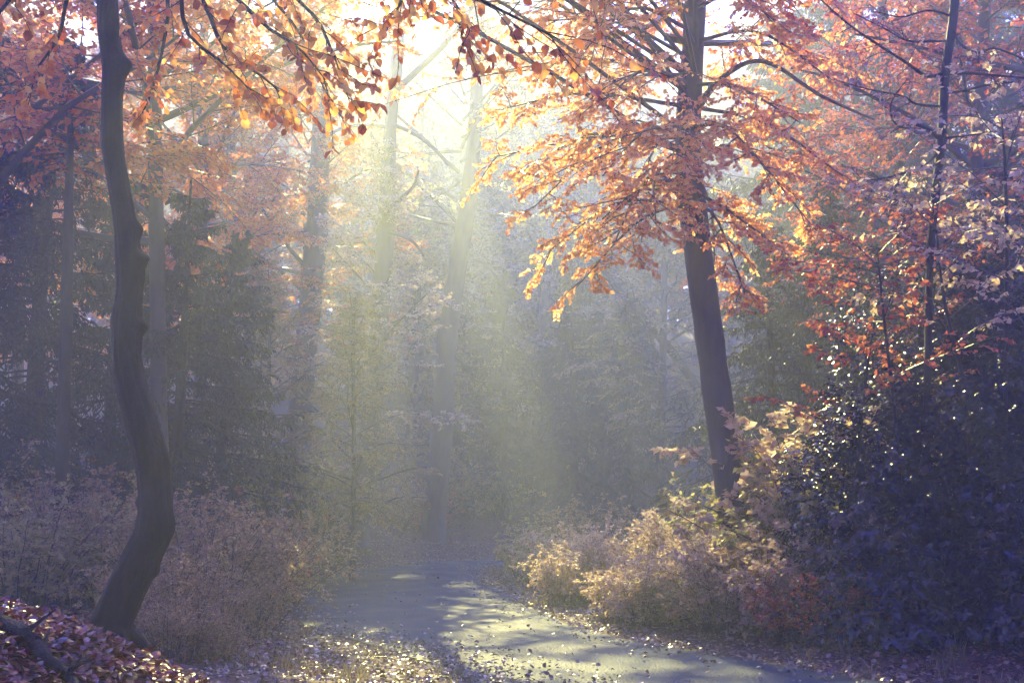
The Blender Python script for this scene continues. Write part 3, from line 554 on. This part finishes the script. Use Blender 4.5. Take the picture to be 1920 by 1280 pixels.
for a in [
    (985, 20.5, 'gold3', .62, 'small yellow green bush where the hedge meets the bend of the lane'),
    (1035, 19, 'gold1', .72, 'second low sunlit bush from the tip of the golden hedge'),
    (1080, 17, 'gold2', .68, 'golden bush near the tip of the hedge, leaning over the lane edge'),
    (1140, 16.5, 'gold1', .66, 'rounded golden bush in the first third of the hedge'),
    (1165, 14.3, 'gold1', .58, 'low front bush of the hedge with pinkish lower leaves'),
    (1215, 15.5, 'gold2', .66, 'tallest golden bush in the middle of the hedge'),
    (1255, 13.3, 'gold3', .55, 'yellow green bush close to the lane in the middle of the hedge'),
    (1310, 14, 'gold1', .68, 'golden bush in front of the tall beech foot'),
    (1345, 12.2, 'brown1', .62, 'brownish bush at the lane edge below the tall beech'),
    (1400, 13, 'gold2', .85, 'golden bush right of the tall beech foot'),
    (1450, 11.9, 'gold1', .85, 'golden brown bush beside the foot of the dark evergreen'),
    (1500, 13, 'gold3', 1.45, 'tall pale leaved bush leaning against the dark evergreen'),
    (1580, 13.6, 'gold1', 1.8, 'tallest pale leaved bush in front of the blue dark conifers'),
    (1445, 14.5, 'gold3', 1.15, 'upright pale bush just behind the golden bush by the tall beech'),
    (1525, 11.2, 'brown3', .7, 'reddish bush at the lane edge under the dark evergreen'),
    (300, 10.2, 'brown2', .62, 'low scrubby bush touching the right side of the crooked trunk foot'),
    (395, 10.4, 'brown1', .55, 'low thin bush in the scrub below the brown bushes'),
    (470, 11.3, 'brown2', .5, 'lowest small bush at the litter covered left edge of the lane'),
    (345, 9.0, 'brown1', .42, 'tiny bush nearest the bottom edge, right of the red leaves'),
    (430, 9.3, 'brown2', .33, 'tiny ragged bush alone in the pale litter by the lane'),
    (1058, 16.2, 'gold1', .6, 'low golden bush filling the lane side front of the hedge tip'),
    (1108, 18.6, 'gold2', .8, 'golden bush at the back of the hedge behind its tip'),
    (1192, 13.5, 'gold2', .6, 'golden bush bulging over the litter at the front middle of the hedge'),
    (1260, 16.5, 'gold1', .85, 'golden bush at the back middle of the hedge, left of the tall beech'),
    (1378, 12.6, 'gold1', .78, 'pale golden bush directly below the tall beech trunk'),
    (390, 12, 'brown1', 1.05, 'brown bush right of the crooked trunk foot, in front'),
    (470, 13, 'brown2', .95, 'brown bush beside the left lane edge, at its nearest part'),
    (330, 13.5, 'brown1', 1.15, 'brown bush just behind the crooked trunk foot'),
    (430, 15, 'brown3', 1.1, 'rust tinged bush with sunlit top right of the crooked trunk'),
    (520, 16, 'brown1', 1.0, 'grey brown bush rising over the left edge of the lane'),
    (560, 18.5, 'brown2', 1.0, 'hazy bush left of the sunlit strip on the lane'),
    (490, 21.5, 'brown3', 1.2, 'rusty bush farther back under the sunlit mound'),
    (380, 18, 'green1', 1.25, 'pale greenish bush under the drooping conifer boughs'),
    (250, 14, 'brown2', 1.2, 'bush seen just left of the crooked trunk bend'),
    (160, 12.5, 'brown1', 1.1, 'bush with bright flecks between the slim dark trunk and the crooked trunk'),
    (60, 11.5, 'green1', .95, 'blue green bush at the left edge above the leafy bank'),
    (10, 13.5, 'brown1', 1.3, 'brown bush at the far left edge below the conifer'),
    (180, 17, 'brown3', 1.4, 'sunlit orange brown bush behind the slim dark trunk'),
    (540, 24.5, 'gold3', 1.3, 'sunlit bush on top of the mound at the broad trunk'),
    (600, 24.5, 'brown1', 1.3, 'hazy bush right of the mound at the broad trunk'),
    (640, 27, 'green1', 1.2, 'pale bush below the forked trunk'),
    (720, 31, 'brown1', 1.3, 'faint bush right of the forked trunk foot'),
    (790, 34, 'brown3', 1.2, 'reddish bush on the slope beyond the lane bend'),
    (860, 37, 'brown1', 1.3, 'faint brown bush straight behind the lane bend'),
    (930, 38, 'green1', 1.4, 'faint pale bush behind the end of the lane'),
    (1010, 24.5, 'green1', .9, 'ivy green bush by the far inner bend of the lane'),
    (1110, 21, 'brown1', 1.1, 'shaded brown bush behind the golden hedge tip'),
    (1290, 18, 'green1', .8, 'greenish bush behind the golden hedge left of the tall beech'),
    (1360, 19, 'green1', 1.1, 'greenish bush behind the tall beech foot'),
    (440, 23, 'gold1', 1.5, 'sunlit bush between the drooping boughs and the broad trunk'),
    ]:
    shrub(*a, ro=a[0] * .37)

# ------------------------------------------------------------------ dark evergreen bushes on the right
def rhodo(px, d, w_, h_, n, seed, label, dp=1.):
    rng = np.random.default_rng(seed); x = (px - 960) / F * d; z0 = float(hz(x, d)); g = Geo()
    v = nz(rng.normal(0, 1, (n, 3))); v[:, 2] = np.abs(v[:, 2]) - .12; v = nz(v)
    q = 1 - .42 * rng.random(n) ** 1.6
    lump = 1 + .13 * np.sin(v[:, 0] * 7 + seed) * np.cos(v[:, 2] * 8 + seed * 2) + .08 * np.sin(v[:, 1] * 11 + v[:, 0] * 5)
    p = v * (q * lump)[:, None] * np.array((w_ / 2, w_ / 2 * dp, h_))
    p[:, 2] = np.maximum(p[:, 2], .05 + .2 * rng.random(n))
    # stems
    st = []
    for k in range(26):
        e = p[rng.integers(n)] * .9; m_ = e * .5 + np.array((0, 0, .1)) + rng.normal(0, .1, 3); st.append(catmull([np.array((e[0] * .15, e[1] * .15, -.05)), m_, e], 7))
    tube_geo(g, np.array(st), np.linspace(.03, .006, 7)[None] * np.ones((26, 1)), 5, 1)
    nl = 8; ax0 = nz(v + np.array((0, 0, .7)) + rng.normal(0, .25, (n, 3)))
    s1 = nz(np.cross(ax0, rng.normal(0, 1, (n, 3)))); s2_ = np.cross(ax0, s1)
    a = (np.arange(nl)[None] * 2.399 + rng.random((n, 1)) * 6)[..., None]
    out_ = np.cos(a) * s1[:, None] + np.sin(a) * s2_[:, None]
    ax = out_ + ax0[:, None] * rng.uniform(-.25, .55, (n, nl, 1)) + np.array((0, 0, -.25))
    nr = ax0[:, None] + rng.normal(0, .22, (n, nl, 3)) - out_ * .1
    pp = np.repeat(p[:, None], nl, 1) + ax0[:, None] * rng.uniform(-.04, .04, (n, nl, 1))
    leaf_geo(g, pp.reshape(-1, 3), ax.reshape(-1, 3), nr.reshape(-1, 3), .074 * rng.uniform(.5, 1.3, n * nl), rng, .85, LN)
    return tag(link('evergreen_bush', g.mesh('evergreen_bush', [RHODO, TWIG]), loc=(x, d, z0)), label, 'bush')
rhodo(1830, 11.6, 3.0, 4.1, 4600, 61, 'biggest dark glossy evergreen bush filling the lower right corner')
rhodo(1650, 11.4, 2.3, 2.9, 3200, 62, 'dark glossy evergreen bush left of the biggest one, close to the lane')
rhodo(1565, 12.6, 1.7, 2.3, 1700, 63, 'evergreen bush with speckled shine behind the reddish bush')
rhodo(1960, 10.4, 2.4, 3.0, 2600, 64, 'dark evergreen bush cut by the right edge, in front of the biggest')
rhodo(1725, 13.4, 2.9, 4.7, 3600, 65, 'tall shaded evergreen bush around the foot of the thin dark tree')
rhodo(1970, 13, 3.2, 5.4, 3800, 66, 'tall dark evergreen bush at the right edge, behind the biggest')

# saplings with golden leaves above the evergreens
def sapling(pxs, d, label, seed, leafm=GOLD, m2=13, frac=1.):
    rng = np.random.default_rng(seed); pts, r = trunk_geo(pxs, d, seed=seed, rough=.02); base = pts[0].copy(); t = empty('sapling', base, label, 'sapling')
    g = Geo(); tube_geo(g, pts - base, r, 7); link('trunk', g.mesh('trunk', [DARKBARK]), t)
    l1 = kids((pts - base)[None], m2, .35, .98, R(58), .34, 7, rng, .35, .1, 1.2, .4); l2 = kids(l1, 8, .2, 1, R(45), .38, 5, rng, .3, .12, .4); g = Geo()
    tube_geo(g, l1, np.linspace(.009, .003, 7)[None] * np.ones((len(l1), 1)), 4, 1); tube_geo(g, l2, np.linspace(.003, .0015, 5)[None] * np.ones((len(l2), 1)), 3, 1)
    leafy(g, l2, 8, .075, rng, .7, .4, 1.05, LQ); link('crown', g.mesh('crown', [leafm, TWIG], False), t)
sapling([(1880, 1100, 9), (1886, 700, 8), (1888, 500, 7), (1885, 330, 6), (1878, 220, 3)], 10.4, 'thin sapling with golden leaves at the right edge above the biggest evergreen', 71)
sapling([(1830, 1100, 9), (1812, 760, 8), (1770, 560, 6), (1755, 430, 4), (1748, 380, 3)], 10.6, 'leaning sapling with yellow leaves crossing the thin dark tree', 72)
sapling([(1700, 1100, 9), (1680, 800, 8), (1660, 620, 6), (1650, 520, 4), (1645, 470, 3)], 11.0, 'sapling with copper leaves left of the thin dark tree', 73, COPPER)
sapling([(1600, 1100, 9), (1610, 850, 8), (1625, 700, 5), (1640, 600, 3)], 11.4, 'short sapling with pinkish copper leaves low over the evergreens', 74, COPPER)
sapling([(1950, 1100, 9), (1940, 760, 8), (1930, 560, 6), (1935, 430, 4), (1940, 330, 3)], 9.4, 'nearest golden sapling cut by the right edge', 75, GOLD)

# ------------------------------------------------------------------ far wood: one mass nobody could count
rng = np.random.default_rng(91); g = Geo()
protos = []
for k in range(3):
    q = Geo(); pr = crown_geo(92 + k, 3, 18, 4.6, 22, 7, 5, 6, .3, None)
    protos.append((np.vstack(pr.v), np.vstack(pr.f), np.concatenate(pr.r), np.concatenate(pr.m)))
spots = []
for k in range(150):
    yy = rng.uniform(50, 98); spots.append((rng.uniform(-.62, .62) * yy, yy, rng.uniform(.95, 1.3)))
for k in range(34):      # same wood, unseen behind the photographer, added to cut the sky light
    a = R(rng.uniform(100, 260)); q = rng.uniform(12, 30); spots.append((q * math.sin(a), q * math.cos(a), rng.uniform(.8, 1.05)))
for k in range(26):  # unseen trees at the sides, also added to hold back sky light
    yy = rng.uniform(2, 42); sg = 1 if k % 2 else -1; spots.append((sg * (rng.uniform(13, 19) + .58 * yy), yy, rng.uniform(.7, .95)))
for k, (xx, yy, s) in enumerate(spots):
    v, f, r_, m_ = protos[k % 3]; a = rng.uniform(0, 6.28); c_, s_ = math.cos(a) * s, math.sin(a) * s
    M = np.array([[c_, -s_, 0], [s_, c_, 0], [0, 0, s]]); z = float(hz(xx, yy)); off = np.array((xx, yy, z))
    vv = v @ M.T + off; fr = rng.integers(0, 3)
    for mi in (0, 1):
        ff = f[m_ == mi]; 
        u, inv = np.unique(ff, return_inverse=True)
        g.add(vv[u], inv.reshape(-1, 4), r_[u], fr if mi == 0 else 3)
    zz = np.linspace(-.5, 15 * s, 8); tube_geo(g, np.column_stack([xx + 0 * zz + rng.normal(0, .03) * zz, yy + 0 * zz, z + zz]), np.linspace(.35, .08, 8), 7, 3)
tag(link('far_woods', g.mesh('far_woods', [GREEN, GOLD, ORANGE, BARK], False)), 'pale mass of distant trees fading into the haze, plus unseen trees added round the camera', 'woods', kind='stuff')

# ------------------------------------------------------------------ haze: one closed box round camera and scene
hx, y0, y1, zb, zt = 420, -80, 720, float(Z.min()) - 1, 42.0
v = np.array([(x, y, z) for x in (-hx, hx) for y in (y0, y1) for z in (zb, zt)], float)
f = np.array([(0, 1, 3, 2), (4, 6, 7, 5), (0, 4, 5, 1), (2, 3, 7, 6), (0, 2, 6, 4), (1, 5, 7, 3)])
g = Geo(); g.add(v, f, .5); m = bpy.data.materials.new('haze'); m.use_nodes = True; nt = m.node_tree
nt.nodes.remove(nt.nodes['Principled BSDF']); pv = nt.nodes.new('ShaderNodeVolumePrincipled'); nt.links.new(pv.outputs[0], nt.nodes['Material Output'].inputs['Volume'])
pv.inputs['Density'].default_value = HAZE_DENSITY; pv.inputs['Anisotropy'].default_value = HAZE_ANISO; pv.inputs['Color'].default_value = (.82, .95, 1, 1)
tag(link('haze', g.mesh('haze', [m], False)), 'thin sunlit morning haze between the trees', 'haze', kind='stuff')
print('HZ', float(hz(-2.44,6.)), float(hz(-3.08,6.)), float(hz(-1.42,5.)));print('terrain max', Z.max(), 'tris', sum(len(o.data.polygons) for o in S.objects if o.type == 'MESH'))
